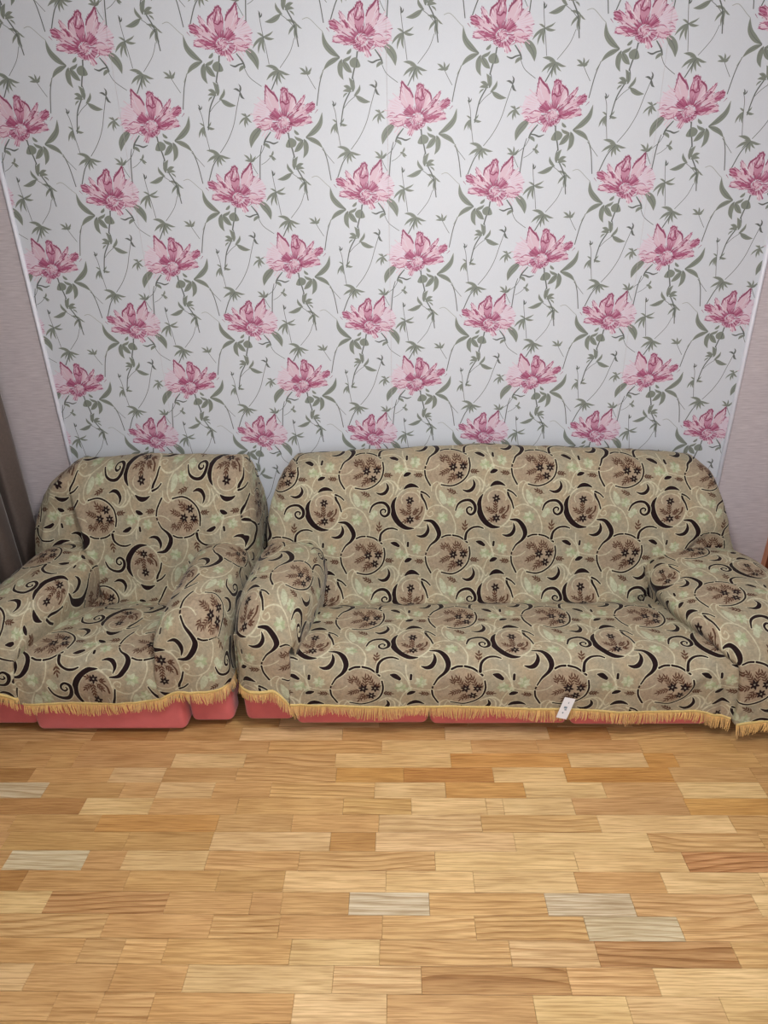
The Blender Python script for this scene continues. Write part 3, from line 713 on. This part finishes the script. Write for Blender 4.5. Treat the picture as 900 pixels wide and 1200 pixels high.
# ---- armchair cover
cc = tag(empty('furniture_cover', (-1.17, -.5, .4)), 'beige coverlet with dark crescents and a gold fringe draped over the armchair', 'sofa cover')
rows = [(-1.05, -.036, .66, -1.66, -.68), (-.88, -.046, .82, -1.60, -.70), (-.72, -.075, .878, -1.55, -.73), (-.62, -.13, .888, -1.555, -.725), (-.50, -.215, .872, -1.58, -.715), (-.36, -.27, .815, -1.64, -.69),
        (0, -.345, .668, -1.715, -.672), (.53, -.40, .466, -1.745, -.67), (.80, -.43, .36, -1.74, -.675), (.97, -.49, .305, None, None), (1.35, -.62, .345, None, None), (1.93, -.86, .375, None, None),
        (2.16, -.945, .37, None, None), (2.33, -.985, .325, None, None), (2.52, -1.0, .262, None, None), (2.72, -1.003, 'hem', None, None)]
hemC = [(-1.56, .20), (-1.47, .186), (-1.3, .186), (-1.12, .186), (-1.03, .190), (-.93, .205), (-.85, .215)]
def F(a, b_, h, w): return (tuple(at(*a)), tuple(at(*b_)), h, w)
foldsC = [F((90, 592, 'y', -.34), (116, 695, 'y', -.44), .030, .012), F((78, 600, 'y', -.34), (102, 680, 'y', -.42), -.036, .016), F((60, 575, 'y', -.27), (50, 640, 'y', -.33), .018, .011),
          F((62, 575, 'y', -.27), (88, 548, 'y', -.25), .020, .012), F((60, 590, 'y', -.3), (80, 588, 'y', -.3), -.016, .012), F((120, 700, 'y', -.45), (190, 705, 'y', -.46), -.006, .02),
          F((290, 560, 'y', -.24), (306, 620, 'y', -.3), .016, .013), F((278, 590, 'y', -.3), (294, 640, 'y', -.37), -.020, .022), F((270, 562, 'y', -.28), (292, 600, 'y', -.3), .007, .01),
          F((45, 780, 'y', -1), (150, 790, 'y', -1), .004, .01), F((190, 762, 'y', -1), (90, 772, 'y', -1), -.004, .008), F((150, 640, 'y', -.38), (200, 655, 'y', -.4), .003, .012), F((150, 715, 'z', .32), (60, 735, 'z', .37), .008, .02), F((60, 790, 'y', -1), (165, 772, 'y', -1), .007, .012), F((230, 600, 'y', -.34), (262, 650, 'y', -.4), .008, .014)]
G0 = main_patch(rows, -1.003, -1.56, -.84, hemC, 8, 3.1, foldsC, amp=.011, crest=((-1.56, -.012), (-1.15, .004), (-.72, -.004)), steps=((-1.50, .80, -1.365, .30, -1, .055), (-.735, .82, -.70, .45, 1, .05)))
CLr = [(-.28, -.45, -1.42, -1.69, .525, .31), (-.40, -.15, -1.405, -1.70, .545, .32), (-.52, .12, -1.405, -1.715, .545, .335), (-.64, .36, -1.415, -1.725, .545, .345), (-.76, .62, -1.43, -1.73, .535, .35), (-.87, .85, -1.45, -1.735, .52, .355), (-.95, 1.05, -1.468, -1.735, .475, .36),
       ('f', -.995, 1.22, -1.482, -1.735, .42, .36, .33), ('f', -1.008, 1.5, -1.484, -1.735, .32, .30, .28), ('f', -1.012, 1.75, -1.486, -1.74, .236, .214, .22)]
CRr = [(-.28, -.40, -.93, -.680, .535, .31), (-.42, -.08, -.925, -.680, .558, .32), (-.54, .20, -.92, -.682, .565, .335), (-.66, .46, -.915, -.676, .568, .345), (-.78, .70, -.912, -.672, .57, .35), (-.87, .90, -.912, -.672, .562, .355), (-.945, 1.06, -.915, -.676, .525, .36),
       ('f', -.985, 1.22, -.922, -.680, .46, .45, .42), ('f', -1.004, 1.52, -.928, -.668, .34, .335, .33), ('f', -1.008, 1.78, -.936, -.664, .243, .207, .275)]
foldsR = [F((215, 660, 'y', -.55), (184, 712, 'y', -.8), .008, .012), F((197, 722, 'y', -.95), (190, 800, 'y', -1.0), .008, .008), F((205, 730, 'y', -.98), (200, 800, 'y', -1.0), -.005, .012),
          F((205, 772, 'y', -1.0), (262, 780, 'y', -1.0), -.004, .006), F((265, 700, 'y', -.8), (276, 735, 'y', -.92), -.010, .014)]
foldsL = [F((5, 665, 'z', .5), (60, 690, 'z', .53), .004, .02), F((20, 740, 'y', -.93), (60, 722, 'y', -.8), -.006, .012), F((5, 720, 'z', .5), (70, 722, 'z', .45), .006, .015)]
G1 = arm_patch(CLr, -1, -1.62, 5.2, foldsL); G2 = arm_patch(CRr, 1, -.73, 8.4, foldsR)
grid_mesh([G0, G1, G2], 'cloth', M_FAB, cc, -1)
def hem_of(G, a, b_, ): return [tuple(p[:3]) for p in G[-1] if a <= p[0] <= b_]
fringe(cc, [hem_of(G0, -1.475, -.935), hem_of(G1[:, 9:], -1.74, -1.484), hem_of(G2[:, 9:], -.937, -.66)], 3)

# ---- sofa cover
sc_ = tag(empty('furniture_cover', (.43, -.5, .4)), 'long beige coverlet with dark crescents, gold fringe and white tag draped over the sofa', 'sofa cover')
rows = [(-.75, -.036, .66, -.60, 1.52), (-.55, -.046, .82, -.55, 1.45), (-.40, -.07, .893, -.50, 1.39), (-.28, -.13, .915, -.505, 1.38), (-.12, -.215, .90, -.525, 1.40), (0, -.265, .868, -.55, 1.425),
        (.47, -.33, .70, -.605, 1.475), (1.0, -.385, .497, -.625, 1.535), (1.35, -.425, .355, -.62, 1.56), (1.55, -.485, .300, None, None), (1.78, -.59, .338, None, None), (2.03, -.70, .352, None, None), (2.45, -.875, .368, None, None),
        (2.68, -.945, .358, None, None), (2.84, -.985, .315, None, None), (3.0, -1.0, .262, None, None), (3.28, -1.006, 'hem', None, None)]
hemS = [(-.5, .19), (-.425, .178), (-.07, .166), (.289, .165), (.6, .155), (.843, .139), (1.146, .140), (1.24, .102), (1.3, .10)]
foldsS = [F((375, 660, 'y', -.42), (395, 700, 'y', -.5), .010, .014), F((385, 655, 'y', -.42), (420, 712, 'y', -.5), -.006, .016), F((770, 640, 'y', -.38), (762, 690, 'y', -.43), -.016, .02),
          F((782, 622, 'y', -.36), (768, 650, 'y', -.39), .012, .012), F((835, 560, 'y', -.2), (848, 640, 'y', -.2), .006, .01), F((322, 560, 'y', -.25), (318, 625, 'y', -.3), .006, .012),
          F((700, 775, 'y', -.99), (690, 820, 'y', -1.0), .006, .02), F((840, 780, 'y', -1.0), (780, 815, 'y', -1.0), .012, .02), F((850, 800, 'y', -1.0), (845, 840, 'y', -1.0), -.012, .02),
          F((420, 716, 'z', .33), (700, 716, 'z', .33), -.005, .02), F((360, 770, 'y', -1.0), (352, 826, 'y', -1.0), -.008, .012), F((600, 722, 'z', .345), (640, 745, 'z', .365), .006, .02), F((450, 700, 'y', -.43), (520, 650, 'y', -.38), .005, .02), F((700, 560, 'y', -.28), (760, 600, 'y', -.33), .005, .03), F((800, 560, 'y', -.26), (815, 630, 'y', -.36), -.010, .03), F((500, 765, 'y', -.96), (560, 752, 'z', .36), .004, .02)]
H0 = main_patch(rows, .212, -.43, 1.27, hemS, 15, 12.7, foldsS, amp=.008, crest=((-.56, -.030), (-.07, -.008), (.37, .010), (.92, -.018), (1.4, -.055)), steps=((1.40, .62, 1.10, .32, 1, .035),))
# the taller wings: arms
SLr = [(-.28, .15, -.36, -.650, .53, .31), (-.40, .42, -.352, -.655, .56, .32), (-.52, .68, -.352, -.658, .572, .335), (-.64, .92, -.358, -.658, .578, .345), (-.76, 1.15, -.372, -.652, .582, .352), (-.86, 1.36, -.388, -.645, .575, .355), (-.935, 1.52, -.402, -.636, .54, .355),
       ('f', -.985, 1.72, -.415, -.630, .47, .42, .45), ('f', -1.004, 2.07, -.425, -.628, .35, .30, .36), ('f', -1.010, 2.35, -.432, -.630, .243, .178, .262)]
SRr = [(-.26, -.25, 1.15, 1.60, .475, .32), (-.40, .05, 1.135, 1.63, .497, .325), (-.52, .42, 1.13, 1.655, .490, .335), (-.64, .80, 1.132, 1.67, .482, .345), (-.76, 1.15, 1.15, 1.68, .472, .35), (-.87, 1.42, 1.19, 1.685, .46, .352), (-.955, 1.62, 1.225, 1.685, .425, .345),
       ('f', -1.005, 1.80, 1.250, 1.685, .36, .34, .32), ('f', -1.024, 2.1, 1.262, 1.685, .24, .22, .24), ('f', -1.03, 2.42, 1.266, 1.69, .112, .095, .17)]
foldsSL = [F((378, 668, 'y', -.5), (366, 725, 'y', -.8), .008, .012), F((362, 700, 'y', -.7), (352, 770, 'y', -.97), -.008, .01), F((352, 735, 'y', -.92), (345, 815, 'y', -1.0), .009, .010), F((286, 735, 'y', -.93), (284, 790, 'y', -.98), .004, .01)]
foldsSR = [F((765, 672, 'y', -.45), (800, 700, 'y', -.65), .010, .014), F((786, 668, 'y', -.46), (790, 706, 'y', -.6), -.007, .01), F((800, 690, 'y', -.6), (840, 745, 'y', -.88), .006, .012), F((842, 705, 'y', -.75), (858, 755, 'y', -.95), -.007, .012),
           F((870, 700, 'z', .44), (900, 712, 'z', .43), -.010, .010), F((862, 760, 'y', -1.0), (861, 840, 'y', -1.03), .006, .008)]
H1 = arm_patch(SLr, -1, -.425, 15.3, foldsSL); H2 = arm_patch(SRr, 1, 1.275, 18.9, foldsSR)
grid_mesh([H0, H1, H2], 'cloth', M_FAB, sc_, 1)
fringe(sc_, [hem_of(H0, -.43, 1.255), hem_of(H1[:, 9:], -.632, -.433), hem_of(H2[:, 9:], 1.267, 1.69)], 8)
# white sewn tag by the hem
c0 = at(662.5, 829, 'y', -1.026); bm = bmesh.new(); box(bm, -.021, .021, -.0008, .0008, -.05, .05, .0004, 1)
ang = math.radians(14)
def place(bm, dy=0):
    for v in bm.verts:
        x, z = v.co.x, v.co.z; v.co.x = c0.x+x*math.cos(ang)+z*math.sin(ang); v.co.z = c0.z-x*math.sin(ang)+z*math.cos(ang); v.co.y += c0.y+dy-.1*(c0.z-v.co.z)**2*4-.004
place(bm); tg = tag(bm_obj('care_tag', bm, M_TAG, sc_), 'small white care tag hanging over the fringe')
bm = bmesh.new()
for (x, z, w, h) in [(-.002, .004, .006, .005), (.001, -.006, .004, .003), (-.004, -.022, .0025, .003), (.002, .028, .0015, .004)]: box(bm, x-w, x+w, -.0012, -.0004, z-h, z+h, .0003, 1)
place(bm, -.001); bm_obj('tag_print', bm, M_TAGP, tg)

# ------------------------------------------------------------------ curtain, door, lamp
cur = tag(empty('curtain', (-2.0, -.1, 0)), 'dark brown satin curtain hanging beside the armchair at the left edge', 'curtain')
V, Fc = [], []; nu, nv = 150, 26
for i in range(nu+1):
    t = i/nu; yb = -.07-t*1.3; ph = t*1.3*2*PI/.17
    for k in range(nv+1):
        z = .015+(2.60-.015)*k/nv; am = .042+.012*math.sin(z*1.3+t*9)
        x = -1.935-.03*t+am*math.sin(ph+.5*math.sin(z*.9+t*5))+.012*math.sin(ph*2.3+z)
        y = yb+.022*math.sin(ph*2+.4*math.sin(z*1.1)); V.append((x+.035, y, z))
for i in range(nu):
    for k in range(nv): a = i*(nv+1)+k; Fc.append((a, a+nv+1, a+nv+2, a+1))
me = bpy.data.meshes.new('curtain_cloth'); me.from_pydata(V, [], Fc); o = link('curtain_cloth', me, M_CURT, cur, True)
so = o.modifiers.new('thickness', 'SOLIDIFY'); so.thickness = .003
bm = bmesh.new(); cyl(bm, (-1.95, -.02, 2.63), (-1.95, -1.5, 2.63), .014, n=16); bm_obj('curtain_rod', bm, M_METAL, cur, True)
bm = bmesh.new(); cyl(bm, (-1.95, -.2, 2.63), (-1.95, -.2, ZC), .008); bm_obj('rod_bracket', bm, M_METAL, cur)
bm = bmesh.new(); cyl(bm, (-1.95, -1.3, 2.63), (-1.95, -1.3, ZC), .008); bm_obj('rod_bracket', bm, M_METAL, cur)

dx = at(889, 684, 'y', -.02).x
door = tag(empty('door_1', (dx+.3, 0, 0)), kind='structure')
bm = bmesh.new(); box(bm, dx, dx+.075, -.03, 0, 0, 2.08, .003); box(bm, dx, XR-.001, -.03, 0, 2.0, 2.08, .003); bm_obj('door_frame', bm, M_MAHOG, door)
bm = bmesh.new(); box(bm, dx-.002, dx+.002, -.031, 0, 0, 2.08); bm_obj('frame_edge_highlight', bm, M_MEDGE, door)  # thin pale strip: the highlight along the frame's edge, put into colour
bm = bmesh.new(); box(bm, dx+.077, XR-.002, -.015, -.001, .008, 1.998, .002); lf = bm_obj('door_leaf', bm, M_MAHOG, door)

lamp = tag(empty('pendant_lamp', (LAMP[0], LAMP[1], LAMP[2])), 'small white pendant lamp hanging above the floor in front of the sofa', 'lamp')
bm = bmesh.new(); cyl(bm, (LAMP[0], LAMP[1], ZC-.03), (LAMP[0], LAMP[1], ZC), .05, .06, 24); bm_obj('ceiling_cup', bm, M_TRIM, lamp)
bm = bmesh.new(); cyl(bm, (LAMP[0], LAMP[1], LAMP[2]+.04), (LAMP[0], LAMP[1], ZC-.02), .004, n=8); bm_obj('cord', bm, M_TRIM, lamp)
bm = bmesh.new(); cyl(bm, (LAMP[0], LAMP[1], LAMP[2]-.01), (LAMP[0], LAMP[1], LAMP[2]+.05), .03, .02, 20); bm_obj('socket', bm, M_TRIM, lamp)
bm = bmesh.new(); bmesh.ops.create_uvsphere(bm, u_segments=20, v_segments=12, radius=.034)
for v in bm.verts: v.co = v.co+Vector((LAMP[0], LAMP[1], LAMP[2]-.035))
bm_obj('bulb', bm, mg, lamp, True)
